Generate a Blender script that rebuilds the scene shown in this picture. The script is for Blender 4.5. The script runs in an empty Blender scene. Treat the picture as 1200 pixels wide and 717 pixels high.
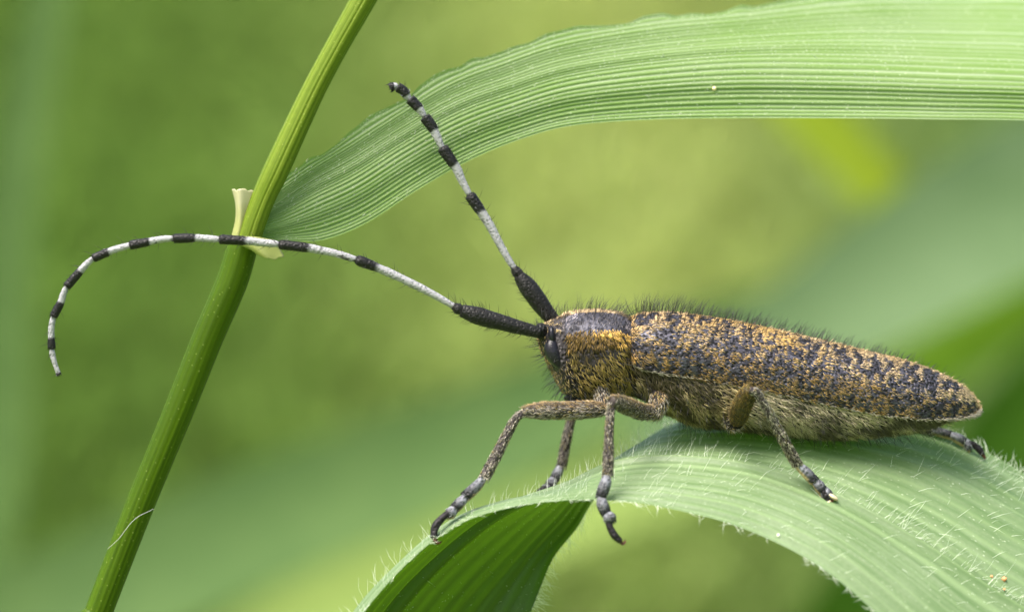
import bpy, math
import numpy as np
from mathutils import Vector

# ------------------------------------------------------------------ camera, world, light, exposure
# 1 Blender unit = 1 cm (macro scene)
SC = bpy.context.scene
SC.unit_settings.system = 'METRIC'
SC.unit_settings.scale_length = 0.01
COL = SC.collection
H0 = 32.0                 # height of the lens axis above the ground (cm)
WID = 4.15                # width of the field at the focus distance (cm)
LENS = 100.0
D = WID * LENS / 36.0     # camera to reference plane y = 0
S = WID / 1200.0          # cm per photo pixel at y = 0

cam_d = bpy.data.cameras.new('camera'); cam = bpy.data.objects.new('camera', cam_d)
COL.objects.link(cam); SC.camera = cam
cam.location = (0, -D, H0); cam.rotation_euler = (math.radians(90), 0, 0)
cam_d.lens = LENS; cam_d.sensor_width = 36; cam_d.clip_start = 0.05; cam_d.clip_end = 20000
cam_d.dof.use_dof = True; cam_d.dof.focus_distance = D - 0.02; cam_d.dof.aperture_fstop = 0.38
cam_d.dof.aperture_blades = 0

SUN_EL, SUN_AZ = math.radians(60), math.radians(224)   # azimuth clockwise from +Y; 180 = behind the camera
world = bpy.data.worlds.new('World'); SC.world = world; world.use_nodes = True
wn = world.node_tree.nodes; wl = world.node_tree.links
bg = wn['Background']; sky = wn.new('ShaderNodeTexSky'); sky.sky_type = 'NISHITA'; sky.sun_disc = False
sky.sun_elevation = SUN_EL; sky.sun_rotation = SUN_AZ; sky.dust_density = 6.0; sky.air_density = 1.0; sky.ozone_density = 0.0
wl.new(sky.outputs[0], bg.inputs[0]); bg.inputs[1].default_value = 0.07
sun_d = bpy.data.lights.new('sun', 'SUN'); sun = bpy.data.objects.new('sun', sun_d); COL.objects.link(sun)
sun_d.energy = 1.5; sun_d.angle = math.radians(40); sun_d.color = (1, 0.96, 0.9)
tosun = Vector((math.sin(SUN_AZ) * math.cos(SUN_EL), math.cos(SUN_AZ) * math.cos(SUN_EL), math.sin(SUN_EL)))
sun.rotation_euler = tosun.to_track_quat('Z', 'Y').to_euler()
sun.location = (0, 0, 200)
SC.view_settings.view_transform = 'Standard'; SC.view_settings.look = 'None'
SC.view_settings.exposure = 2.25; SC.view_settings.gamma = 1.0
SC.view_settings.use_curve_mapping = False
SC.render.engine = 'CYCLES'
SC.cycles.use_denoising = True
SC.cycles.denoiser = 'OPENIMAGEDENOISE'
SC.cycles.denoising_input_passes = 'RGB_ALBEDO_NORMAL'
SC.cycles.max_bounces = 8; SC.cycles.transparent_max_bounces = 6

rng = np.random.default_rng(7)

# ------------------------------------------------------------------ helpers
def P(px, py, y=0.0):
    k = S * (D + y) / D
    return np.array([(px - 600.0) * k, y, H0 - (py - 358.5) * k])

def PA(a):
    return np.array([P(*q) for q in a])

def cr(A, n):
    """Catmull-Rom resample of A along axis 0 to n samples"""
    A = np.asarray(A, float); m = len(A)
    t = np.linspace(0, m - 1, n); i = np.minimum(t.astype(int), m - 2); f = (t - i)
    f = f.reshape((-1,) + (1,) * (A.ndim - 1))
    ext = np.concatenate([(2 * A[0] - A[1])[None], A, (2 * A[-1] - A[-2])[None]])
    p0, p1, p2, p3 = ext[i], ext[i + 1], ext[i + 2], ext[i + 3]
    return 0.5 * (2 * p1 + (p2 - p0) * f + (2 * p0 - 5 * p1 + 4 * p2 - p3) * f**2 + (3 * p1 - p0 - 3 * p2 + p3) * f**3)

def arc(A, n):
    """Catmull-Rom path resampled at equal arc length"""
    q = cr(A, 400); L = np.concatenate([[0], np.cumsum(np.linalg.norm(np.diff(q, axis=0), axis=1))])
    t = np.linspace(0, L[-1], n)
    return np.stack([np.interp(t, L, q[:, k]) for k in range(3)], 1)

def nrm(v):
    return v / np.maximum(np.linalg.norm(v, axis=-1, keepdims=True), 1e-12)

def _hash(i, j, k, seed):
    h = (i * 374761393 + j * 668265263 + k * 2147483647 + seed * 1274126177) & 0xffffffff
    h = ((h ^ (h >> 13)) * 1274126177) & 0xffffffff
    return ((h ^ (h >> 16)) & 0xffff) / 65535.0

def noise3(p, seed=0):
    p = np.asarray(p, float); f = np.floor(p).astype(np.int64); d = p - f; d = d * d * (3 - 2 * d)
    out = 0
    for a in (0, 1):
        for b in (0, 1):
            for c in (0, 1):
                w = (d[..., 0] if a else 1 - d[..., 0]) * (d[..., 1] if b else 1 - d[..., 1]) * (d[..., 2] if c else 1 - d[..., 2])
                out = out + w * _hash(f[..., 0] + a, f[..., 1] + b, f[..., 2] + c, seed)
    return out

def raw_mesh(name, V, tris=None, quads=None, mat=None, parent=None, col=None, uv=None, smooth=True):
    me = bpy.data.meshes.new(name)
    V = np.asarray(V, np.float32)
    me.vertices.add(len(V)); me.vertices.foreach_set('co', V.ravel())
    idx = []; starts = []; pos = 0
    for F, k in ((quads, 4), (tris, 3)):
        if F is not None and len(F):
            F = np.asarray(F, np.int32); idx.append(F.ravel())
            starts.append(pos + np.arange(len(F), dtype=np.int32) * k); pos += F.size
    idx = np.concatenate(idx); starts = np.concatenate(starts)
    me.loops.add(len(idx)); me.loops.foreach_set('vertex_index', idx)
    me.polygons.add(len(starts)); me.polygons.foreach_set('loop_start', starts)
    if smooth:
        me.polygons.foreach_set('use_smooth', np.ones(len(starts), bool))
    me.update(calc_edges=True)
    if col is not None:
        c = np.ones((len(V), 4), np.float32); c[:, :3] = col
        at = me.color_attributes.new('Col', 'FLOAT_COLOR', 'POINT'); at.data.foreach_set('color', c.ravel())
    if uv is not None:
        ul = me.uv_layers.new(name='UVMap')
        ul.data.foreach_set('uv', np.asarray(uv, np.float32)[idx].ravel())
    if mat is not None:
        me.materials.append(mat)
    me.validate()
    o = bpy.data.objects.new(name, me); COL.objects.link(o)
    if parent is not None:
        o.parent = parent
    return o

def grid_faces(I, J, closed):
    jj = J if closed else J - 1
    i, j = np.meshgrid(np.arange(I - 1), np.arange(jj), indexing='ij')
    i = i.ravel(); j = j.ravel(); j2 = (j + 1) % J
    return np.stack([i * J + j, i * J + j2, (i + 1) * J + j2, (i + 1) * J + j], 1)

def grid_mesh(name, G, mat, parent=None, closed=False, caps=False, col=None, uv=None, flip=False):
    I, J = G.shape[:2]
    V = G.reshape(-1, 3); Q = grid_faces(I, J, closed); T = []
    if caps:
        V = np.concatenate([V, G[0].mean(0)[None], G[-1].mean(0)[None]])
        a, b = I * J, I * J + 1
        for j in range(J):
            j2 = (j + 1) % J
            T.append((a, j2, j)); T.append((b, (I - 1) * J + j, (I - 1) * J + j2))
        if col is not None:
            col = np.concatenate([col.reshape(-1, 3), col[0].mean(0)[None], col[-1].mean(0)[None]])
    if flip:
        Q = Q[:, ::-1]; T = [t[::-1] for t in T]
    if col is not None:
        col = np.asarray(col).reshape(-1, 3)
    if uv is not None:
        uv = np.asarray(uv).reshape(-1, 2)
    return raw_mesh(name, V, T, Q, mat, parent, col, uv)

def frames(pts):
    t = nrm(np.gradient(pts, axis=0))
    up = np.array([0, -1.0, 0])
    n = nrm(up - (t * up).sum(1, keepdims=True) * t)
    b = np.cross(t, n)
    return t, n, b

def tube_grid(pts, rad, seg=14, flat=1.0, n=None, wob=0.0, bulge=None):
    """pts k x 3 path, rad k radii (in cm); ring grid with outward facing order"""
    pts = np.asarray(pts, float); rad = np.asarray(rad, float)
    if n:
        pts = cr(pts, n); rad = np.maximum(cr(rad[:, None], n)[:, 0], 1e-4)
    t, nn, b = frames(pts)
    a = np.linspace(0, 2 * np.pi, seg, endpoint=False)
    off = np.cos(a)[None, :, None] * nn[:, None] * flat + np.sin(a)[None, :, None] * b[:, None]
    G = pts[:, None] + off * rad[:, None, None]
    if wob:
        G = G + off * rad[:, None, None] * wob * (noise3(G * 25) - 0.5)[..., None]
    return G

def sample_grid(G, n, closed=False, r=rng, flip=False):
    """area weighted samples on a grid: position, normal, along-tangent, (u, v)"""
    I, J = G.shape[:2]
    G2 = np.concatenate([G, G[:, :1]], 1) if closed else G
    a, b, c, d = G2[:-1, :-1], G2[1:, :-1], G2[:-1, 1:], G2[1:, 1:]
    area = np.linalg.norm(np.cross(b - a, c - a), axis=-1).ravel()
    k = r.choice(len(area), n, p=area / area.sum()); JJ = G2.shape[1] - 1
    i, j = k // JJ, k % JJ; f = r.random((n, 1)); g = r.random((n, 1))
    A, B, C, Dd = a[i, j], b[i, j], c[i, j], d[i, j]
    pos = A * (1 - f) * (1 - g) + B * f * (1 - g) + C * (1 - f) * g + Dd * f * g
    tu = nrm((B - A) * (1 - g) + (Dd - C) * g); tv = (C - A) * (1 - f) + (Dd - B) * f
    N = nrm(np.cross(tv, tu)) if not flip else nrm(np.cross(tu, tv))
    return pos, N, tu, np.concatenate([(i[:, None] + f) / (I - 1), (j[:, None] + g) / JJ], 1)

def hair(name, parent, mat, pos, N, T, L, lift, rad, col, bend=0.3, r=rng, jit=0.25, root=0.003):
    """tapered three sided bristles, two bends each, joined in one mesh"""
    n = len(pos)
    L = np.broadcast_to(L, n).astype(float); lift = np.broadcast_to(lift, n); rad = np.broadcast_to(rad, n)
    T = nrm(T - (T * N).sum(1, keepdims=True) * N)
    B = np.cross(N, T)
    ja = r.normal(0, jit, n); T = T * np.cos(ja)[:, None] + B * np.sin(ja)[:, None]
    d0 = nrm(np.cos(lift)[:, None] * T + np.sin(lift)[:, None] * N)
    d1 = nrm(d0 + bend * (T - N * 0.5) * r.uniform(0.2, 1.2, (n, 1)) + r.normal(0, 0.07, (n, 3)))
    p0 = pos - N * root; p1 = p0 + d0 * (L * 0.5)[:, None]; p2 = p1 + d1 * (L * 0.5)[:, None]
    s = nrm(np.cross(d0, N + 1e-3)); q = np.cross(d0, s)
    V = np.empty((n, 7, 3))
    for k in range(3):
        o = (math.cos(k * 2.0944) * s + math.sin(k * 2.0944) * q)
        V[:, k] = p0 + o * rad[:, None]; V[:, 3 + k] = p1 + o * (rad * 0.8)[:, None]
    V[:, 6] = p2
    base = np.array([(0, 1, 4), (0, 4, 3), (1, 2, 5), (1, 5, 4), (2, 0, 3), (2, 3, 5), (3, 4, 6), (4, 5, 6), (5, 3, 6)])
    F = (base[None] + (np.arange(n) * 7)[:, None, None]).reshape(-1, 3)
    c = np.repeat(np.broadcast_to(col, (n, 3)), 7, axis=0)
    o = raw_mesh(name, V.reshape(-1, 3), F, None, mat, parent, col=c)
    o['kind'] = 'stuff'
    return o

def empty(name, loc, label=None, cat=None, group=None):
    o = bpy.data.objects.new(name, None); COL.objects.link(o); o.location = loc
    o.empty_display_size = 0.1
    if label: o['label'] = label
    if cat: o['category'] = cat
    if group: o['group'] = group
    return o

def under(root):
    """children are given in world coordinates: cancel the empty's own offset"""
    bpy.context.view_layer.update()
    for ch in root.children:
        ch.matrix_parent_inverse = root.matrix_world.inverted()

# ------------------------------------------------------------------ materials
def new_mat(name):
    m = bpy.data.materials.new(name); m.use_nodes = True
    nt = m.node_tree; return m, nt, nt.nodes['Principled BSDF'], nt.nodes['Material Output']

def N_(nt, kind, **kw):
    n = nt.nodes.new(kind)
    for k, v in kw.items():
        if k in n.inputs: n.inputs[k].default_value = v
        else: setattr(n, k, v)
    return n

def ramp(nt, fac, stops):
    r_ = nt.nodes.new('ShaderNodeValToRGB'); e = r_.color_ramp.elements
    while len(e) < len(stops): e.new(0.5)
    for q, (p, c) in zip(e, stops):
        q.position = p; q.color = (*c, 1) if len(c) == 3 else c
    nt.links.new(fac, r_.inputs[0]); return r_.outputs[0]

def math_(nt, op, a, b=None, c=None):
    n = nt.nodes.new('ShaderNodeMath'); n.operation = op
    for k, v in enumerate((a, b, c)):
        if v is None: continue
        if isinstance(v, (int, float)): n.inputs[k].default_value = v
        else: nt.links.new(v, n.inputs[k])
    return n.outputs[0]

def mixc(nt, fac, a, b, mode='MIX'):
    n = nt.nodes.new('ShaderNodeMix'); n.data_type = 'RGBA'; n.blend_type = mode
    for sock, v in ((n.inputs['Factor'], fac), (n.inputs['A'], a), (n.inputs['B'], b)):
        if isinstance(v, (int, float)): sock.default_value = v
        elif isinstance(v, tuple): sock.default_value = (*v, 1)
        else: nt.links.new(v, sock)
    return n.outputs['Result']

def hair_mat(name, rough=0.45, trans=0.0, spec=0.4):
    m, nt, b, out = new_mat(name)
    a = N_(nt, 'ShaderNodeAttribute', attribute_name='Col')
    nt.links.new(a.outputs['Color'], b.inputs['Base Color'])
    b.inputs['Roughness'].default_value = rough; b.inputs['Specular IOR Level'].default_value = spec
    if trans:
        t = nt.nodes.new('ShaderNodeBsdfTranslucent'); nt.links.new(a.outputs['Color'], t.inputs[0])
        mx = nt.nodes.new('ShaderNodeMixShader'); mx.inputs[0].default_value = trans
        nt.links.new(b.outputs[0], mx.inputs[1]); nt.links.new(t.outputs[0], mx.inputs[2])
        nt.links.new(mx.outputs[0], out.inputs[0])
    return m

M_SETA = hair_mat('setae', 0.42, 0.15)
M_BLACKSETA = hair_mat('dark_setae', 0.35)
M_LEAFHAIR = hair_mat('leaf_hair', 0.4, 0.4)

def cuticle_mat(name, base, rough, metal, scale, strength, attr=False, pits=0.6):
    """chitin: pitted by punctures, slightly metallic"""
    m, nt, b, out = new_mat(name)
    tc = N_(nt, 'ShaderNodeNewGeometry')
    vo = N_(nt, 'ShaderNodeTexVoronoi', Scale=scale); vo.feature = 'F1'
    no = N_(nt, 'ShaderNodeTexNoise', Scale=scale * 0.35, Detail=5.0)
    nt.links.new(tc.outputs['Position'], vo.inputs['Vector']); nt.links.new(tc.outputs['Position'], no.inputs['Vector'])
    pit = ramp(nt, vo.outputs['Distance'], [(0.12, (0, 0, 0)), (0.55, (1, 1, 1))])
    if attr:
        a = N_(nt, 'ShaderNodeAttribute', attribute_name='Col'); bc = a.outputs['Color']
    else:
        bc = mixc(nt, no.outputs[0], tuple(x * 0.12 for x in base), tuple(min(1, x * 1.5) for x in base))
    bc = mixc(nt, math_(nt, 'MULTIPLY', math_(nt, 'SUBTRACT', 1.0, pit), pits), bc, (0.004, 0.004, 0.005))
    b.inputs['Specular IOR Level'].default_value = 0.22
    nt.links.new(bc, b.inputs['Base Color'])
    b.inputs['Metallic'].default_value = metal
    nt.links.new(math_(nt, 'MULTIPLY_ADD', no.outputs[0], 0.3, rough - 0.15), b.inputs['Roughness'])
    bp = N_(nt, 'ShaderNodeBump', Strength=strength, Distance=0.006)
    nt.links.new(math_(nt, 'ADD', pit, math_(nt, 'MULTIPLY', no.outputs[0], 0.35)), bp.inputs['Height'])
    nt.links.new(bp.outputs[0], b.inputs['Normal'])
    return m

M_ELY = cuticle_mat('elytra_cuticle', (0.075, 0.075, 0.098), 0.44, 0.5, 66, 1.0, pits=0.95)
M_BODY = cuticle_mat('body_cuticle', (0.035, 0.033, 0.04), 0.5, 0.3, 60, 0.8, attr=True)
M_LEG = cuticle_mat('leg_cuticle', (0.05, 0.045, 0.045), 0.5, 0.1, 70, 0.7, attr=True)
M_ANT = cuticle_mat('antenna_cuticle', (0.1, 0.1, 0.1), 0.5, 0.0, 75, 0.45, attr=True, pits=0.15)

def eye_mat():
    m, nt, b, out = new_mat('eye_cuticle')
    b.inputs['Base Color'].default_value = (0.008, 0.008, 0.012, 1); b.inputs['Roughness'].default_value = 0.30; b.inputs['Specular IOR Level'].default_value = 0.3
    g = N_(nt, 'ShaderNodeNewGeometry'); vo = N_(nt, 'ShaderNodeTexVoronoi', Scale=150.0)
    nt.links.new(g.outputs['Position'], vo.inputs['Vector'])
    bp = N_(nt, 'ShaderNodeBump', Strength=0.5, Distance=0.002); bp.invert = True
    nt.links.new(vo.outputs['Distance'], bp.inputs['Height']); nt.links.new(bp.outputs[0], b.inputs['Normal'])
    return m
M_EYE = eye_mat()

def leaf_mat(name, top, top2, under_c, veins, vein_c, speck, trans=0.35, rough=0.45, vein_w=0.5, dots=0.0):
    """grass blade: veins run along U, V goes across; paler top with waxy specks, deeper green below"""
    m, nt, b, out = new_mat(name)
    uv = N_(nt, 'ShaderNodeUVMap', uv_map='UVMap'); sx = N_(nt, 'ShaderNodeSeparateXYZ'); nt.links.new(uv.outputs[0], sx.inputs[0])
    geo = N_(nt, 'ShaderNodeNewGeometry')
    u, v = sx.outputs[0], sx.outputs[1]
    vn = math_(nt, 'MULTIPLY', v, float(veins))
    vn = math_(nt, 'ADD', vn, math_(nt, 'MULTIPLY', math_(nt, 'SINE', math_(nt, 'MULTIPLY', v, 9.0)), 0.35))
    vn = math_(nt, 'ADD', vn, math_(nt, 'MULTIPLY', math_(nt, 'SINE', math_(nt, 'MULTIPLY', v, 23.0)), 0.22))
    wn_ = nt.nodes.new('ShaderNodeTexWhiteNoise'); wn_.noise_dimensions = '1D'; nt.links.new(math_(nt, 'FLOOR', vn), wn_.inputs['W'])
    tri = math_(nt, 'ABSOLUTE', math_(nt, 'SUBTRACT', math_(nt, 'FRACT', vn), 0.5))       # 0 at vein, .5 between
    # streaky noise stretched along the blade
    cmb = N_(nt, 'ShaderNodeCombineXYZ'); nt.links.new(math_(nt, 'MULTIPLY', u, 1.2), cmb.inputs[0]); nt.links.new(math_(nt, 'MULTIPLY', v, 34.0), cmb.inputs[1])
    st = N_(nt, 'ShaderNodeTexNoise', Scale=1.0, Detail=4.0); nt.links.new(cmb.outputs[0], st.inputs['Vector'])
    no = N_(nt, 'ShaderNodeTexNoise', Scale=3.0, Detail=4.0); nt.links.new(geo.outputs['Position'], no.inputs['Vector'])
    fine = N_(nt, 'ShaderNodeTexNoise', Scale=60.0, Detail=3.0); nt.links.new(geo.outputs['Position'], fine.inputs['Vector'])
    f1 = math_(nt, 'ADD', math_(nt, 'MULTIPLY', st.outputs[0], 0.65), math_(nt, 'MULTIPLY', no.outputs[0], 0.45))
    c = ramp(nt, f1, [(0.40, top), (0.68, top2)])
    c = mixc(nt, math_(nt, 'MULTIPLY', ramp(nt, fine.outputs[0], [(0.35, (0, 0, 0)), (0.75, (1, 1, 1))]), 0.35), c, tuple(x * 0.85 for x in top))
    vm = ramp(nt, tri, [(0.0, (1, 1, 1)), (vein_w, (0, 0, 0))])
    c = mixc(nt, math_(nt, 'MULTIPLY', vm, math_(nt, 'MULTIPLY_ADD', wn_.outputs['Value'], 0.45, 0.4)), c, vein_c)
    if speck:
        c2 = N_(nt, 'ShaderNodeCombineXYZ'); nt.links.new(math_(nt, 'MULTIPLY', u, 42.0), c2.inputs[0])
        nt.links.new(math_(nt, 'MULTIPLY', v, speck), c2.inputs[1])
        vo = N_(nt, 'ShaderNodeTexVoronoi', Scale=1.0); nt.links.new(c2.outputs[0], vo.inputs['Vector'])
        sp = ramp(nt, vo.outputs['Distance'], [(0.10, (1, 1, 1)), (0.24, (0, 0, 0))])
        rnd = ramp(nt, vo.outputs['Color'], [(0.35, (0, 0, 0)), (0.9, (1, 1, 1))])
        c = mixc(nt, math_(nt, 'MULTIPLY', math_(nt, 'MULTIPLY', sp, rnd), 0.7), c, (0.62, 0.7, 0.5))
    # underside: deeper green with dark veins
    uc = mixc(nt, math_(nt, 'MULTIPLY', ramp(nt, st.outputs[0], [(0.42, (0, 0, 0)), (0.62, (1, 1, 1))]), 0.8), under_c, tuple(x * 0.45 for x in under_c))
    c = mixc(nt, geo.outputs['Backfacing'], c, uc)
    nt.links.new(c, b.inputs['Base Color'])
    b.inputs['Roughness'].default_value = rough; b.inputs['Specular IOR Level'].default_value = 0.35
    bp = N_(nt, 'ShaderNodeBump', Strength=0.35, Distance=0.01)
    nt.links.new(math_(nt, 'ADD', math_(nt, 'MULTIPLY', fine.outputs[0], 0.5), st.outputs[0]), bp.inputs['Height'])
    nt.links.new(bp.outputs[0], b.inputs['Normal'])
    t = nt.nodes.new('ShaderNodeBsdfTranslucent'); tc = mixc(nt, 0.65, c, (0.10, 0.24, 0.005))
    nt.links.new(tc, t.inputs[0])
    mx = nt.nodes.new('ShaderNodeMixShader'); mx.inputs[0].default_value = trans
    nt.links.new(b.outputs[0], mx.inputs[1]); nt.links.new(t.outputs[0], mx.inputs[2]); nt.links.new(mx.outputs[0], out.inputs[0])
    return m

M_LEAF_UP = leaf_mat('ribbed_blade', (0.14, 0.245, 0.048), (0.20, 0.29, 0.115), (0.08, 0.18, 0.01), 27, (0.40, 0.46, 0.34), 54, vein_w=0.22)
M_LEAF_LO = leaf_mat('hairy_blade', (0.110, 0.180, 0.072), (0.20, 0.268, 0.15), (0.04, 0.09, 0.002), 16, (0.22, 0.31, 0.15), 90, trans=0.27, vein_w=0.2)

def stem_mat(name, c1, c2, ribs, rough=0.45):
    m, nt, b, out = new_mat(name)
    uv = N_(nt, 'ShaderNodeUVMap', uv_map='UVMap'); sx = N_(nt, 'ShaderNodeSeparateXYZ'); nt.links.new(uv.outputs[0], sx.inputs[0])
    geo = N_(nt, 'ShaderNodeNewGeometry')
    cmb = N_(nt, 'ShaderNodeCombineXYZ'); nt.links.new(math_(nt, 'MULTIPLY', sx.outputs[0], 0.8), cmb.inputs[0]); nt.links.new(math_(nt, 'MULTIPLY', sx.outputs[1], float(ribs)), cmb.inputs[1])
    st = N_(nt, 'ShaderNodeTexNoise', Scale=1.0, Detail=3.0); nt.links.new(cmb.outputs[0], st.inputs['Vector'])
    fine = N_(nt, 'ShaderNodeTexNoise', Scale=45.0, Detail=3.0); nt.links.new(geo.outputs['Position'], fine.inputs['Vector'])
    vo = N_(nt, 'ShaderNodeTexVoronoi', Scale=38.0); nt.links.new(geo.outputs['Position'], vo.inputs['Vector'])
    c = ramp(nt, st.outputs[0], [(0.38, c1), (0.62, c2)])
    c = mixc(nt, math_(nt, 'MULTIPLY', fine.outputs[0], 0.4), c, tuple(x * 0.6 for x in c1))
    c = mixc(nt, math_(nt, 'MULTIPLY', ramp(nt, vo.outputs['Distance'], [(0.06, (1, 1, 1)), (0.16, (0, 0, 0))]), 0.3), c, (0.3, 0.36, 0.1))
    nt.links.new(c, b.inputs['Base Color']); b.inputs['Roughness'].default_value = rough
    b.inputs['Specular IOR Level'].default_value = 0.12; b.inputs['Subsurface Weight'].default_value = 0.15; b.inputs['Subsurface Radius'].default_value = (0.05, 0.08, 0.02)
    b.inputs['Subsurface Scale'].default_value = 1.0
    bp = N_(nt, 'ShaderNodeBump', Strength=0.25, Distance=0.01); nt.links.new(math_(nt, 'ADD', st.outputs[0], math_(nt, 'MULTIPLY', fine.outputs[0], 0.4)), bp.inputs['Height'])
    nt.links.new(bp.outputs[0], b.inputs['Normal'])
    return m

M_CULM = stem_mat('culm_green', (0.032, 0.068, 0.0006), (0.05, 0.098, 0.001), 26)
M_SHOOT = stem_mat('shoot_green', (0.08, 0.13, 0.006), (0.135, 0.19, 0.018), 24)

def ligule_mat():
    m, nt, b, out = new_mat('ligule_membrane')
    g = N_(nt, 'ShaderNodeNewGeometry'); no = N_(nt, 'ShaderNodeTexNoise', Scale=9.0, Detail=4.0); nt.links.new(g.outputs['Position'], no.inputs['Vector'])
    sz = N_(nt, 'ShaderNodeSeparateXYZ'); nt.links.new(g.outputs['Position'], sz.inputs[0])
    zf = math_(nt, 'MULTIPLY_ADD', math_(nt, 'SUBTRACT', sz.outputs[2], float(P(0, 268)[2])), 6.0, math_(nt, 'MULTIPLY', no.outputs[0], 0.5))
    c = ramp(nt, zf, [(0.0, (0.30, 0.34, 0.10)), (0.35, (0.36, 0.38, 0.13)), (0.9, (0.48, 0.47, 0.28))])
    nt.links.new(c, b.inputs['Base Color']); b.inputs['Roughness'].default_value = 0.4
    t = nt.nodes.new('ShaderNodeBsdfTranslucent'); nt.links.new(c, t.inputs[0])
    mx = nt.nodes.new('ShaderNodeMixShader'); mx.inputs[0].default_value = 0.3
    nt.links.new(b.outputs[0], mx.inputs[1]); nt.links.new(t.outputs[0], mx.inputs[2]); nt.links.new(mx.outputs[0], out.inputs[0])
    return m
M_LIG = ligule_mat()

def plain_leaf(name, c, c2, trans=0.3, attr=False):
    m, nt, b, out = new_mat(name)
    g = N_(nt, 'ShaderNodeNewGeometry'); no = N_(nt, 'ShaderNodeTexNoise', Scale=0.8, Detail=3.0); nt.links.new(g.outputs['Position'], no.inputs['Vector'])
    if attr:
        a = N_(nt, 'ShaderNodeAttribute', attribute_name='Col'); cc = mixc(nt, math_(nt, 'MULTIPLY', no.outputs[0], 0.4), a.outputs['Color'], (0.05, 0.09, 0.01))
    else:
        cc = ramp(nt, no.outputs[0], [(0.35, c), (0.65, c2)])
    nt.links.new(cc, b.inputs['Base Color']); b.inputs['Roughness'].default_value = 0.7; b.inputs['Specular IOR Level'].default_value = 0.15
    t = nt.nodes.new('ShaderNodeBsdfTranslucent'); nt.links.new(cc, t.inputs[0])
    mx = nt.nodes.new('ShaderNodeMixShader'); mx.inputs[0].default_value = trans
    nt.links.new(b.outputs[0], mx.inputs[1]); nt.links.new(t.outputs[0], mx.inputs[2]); nt.links.new(mx.outputs[0], out.inputs[0])
    return m

# ------------------------------------------------------------------ ground and meadow behind
def zground(X, Y):
    """flat meadow floor that climbs into an added grassy bank behind"""
    t = np.clip((Y - 70) / 200.0, 0, 1)
    n = (noise3(np.stack([X * 0.02, Y * 0.02, X * 0], -1)) - 0.5) * 3.0 - 1.5
    return n + 150 * t * (1 - 0.35 * t)  # bank is added: tilted toward the camera so the background catches direct light

def ground():
    m, nt, b, out = new_mat('meadow_soil')
    g = N_(nt, 'ShaderNodeNewGeometry'); no = N_(nt, 'ShaderNodeTexNoise', Scale=0.5, Detail=6.0); nt.links.new(g.outputs['Position'], no.inputs['Vector'])
    nt.links.new(ramp(nt, no.outputs[0], [(0.3, (0.10, 0.175, 0.03)), (0.7, (0.14, 0.225, 0.045))]), b.inputs['Base Color'])
    b.inputs['Roughness'].default_value = 0.9
    x = np.linspace(-1, 1, 161); x = np.sign(x) * np.abs(x)**3 * 6000
    X, Y = np.meshgrid(x, x, indexing='ij')
    Z = zground(X, Y)
    o = grid_mesh('ground', np.stack([X, Y, Z], -1), m, flip=True); o['kind'] = 'structure'
ground()

def meadow():
    """mass of grass far behind, too blurred to tell single blades apart"""
    r = np.random.default_rng(11)
    n = 78000
    y = r.uniform(0, 1, n) * 140 + 74
    half = (y + D) * 0.18 * 2.6 + 8
    x = r.uniform(-1, 1, n) * half * np.where(r.random(n) < .42, 1.0, 3.4)
    h = r.uniform(2.5, 6, n); w = r.uniform(0.4, 0.9, n); zg = zground(x, y)
    az = r.normal(-np.pi / 2, 1.0, n); lean = r.uniform(0.3, 1.1, n)
    d = np.stack([np.cos(az), np.sin(az)], 1)
    K = 6; t = np.linspace(0, 1, K)
    c = np.zeros((n, K, 3))
    c[..., 0] = x[:, None] + d[:, :1] * (h * lean)[:, None] * t**2
    c[..., 1] = y[:, None] + d[:, 1:] * (h * lean)[:, None] * t**2 * 0.6
    c[..., 2] = zg[:, None] - 0.3 + h[:, None] * (t - 0.28 * lean[:, None] * t**3)
    side = np.stack([-d[:, 1], d[:, 0], np.zeros(n)], 1)
    wid = (w[:, None] * np.array([0.7, 1, 1, 0.85, 0.55, 0.04]))[..., None] * 0.5
    Lf = c - side[:, None] * wid; Rt = c + side[:, None] * wid
    V = np.stack([Lf, Rt], 2).reshape(-1, 3)
    q = np.array([(2 * k, 2 * k + 1, 2 * k + 3, 2 * k + 2) for k in range(K - 1)])
    Q = (q[None] + (np.arange(n) * 2 * K)[:, None, None]).reshape(-1, 4)
    # plant colours vary from clump to clump
    f = x / half
    pal = np.array([(0.19, 0.315, 0.066), (0.50, 0.57, 0.21), (0.26, 0.40, 0.16)])
    tt = noise3(np.stack([x * 0.06 + 3, y * 0.05, x * 0], -1), 5)
    mid = np.exp(-((f - 0.07) / 0.17)**2) * np.clip((zg - 18) / 10, .45, 1); right = 1 / (1 + np.exp(-(f - 0.24) * 16))
    cl = pal[0] * (1 - mid)[:, None] * (1 - right)[:, None] + pal[1] * mid[:, None] + pal[2] * (right * (1 - mid))[:, None]
    cl = cl * (0.9 + 0.2 * tt)[:, None] * r.uniform(0.85, 1.15, (n, 1))
    o = raw_mesh('meadow_grass', V, None, Q, plain_leaf('meadow_blades', None, None, 0.35, attr=True), col=np.repeat(cl, 2 * K, axis=0))
    o['kind'] = 'stuff'; o['label'] = 'mass of blurred green meadow grass filling the far background'; o['category'] = 'grass'
meadow()

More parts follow.
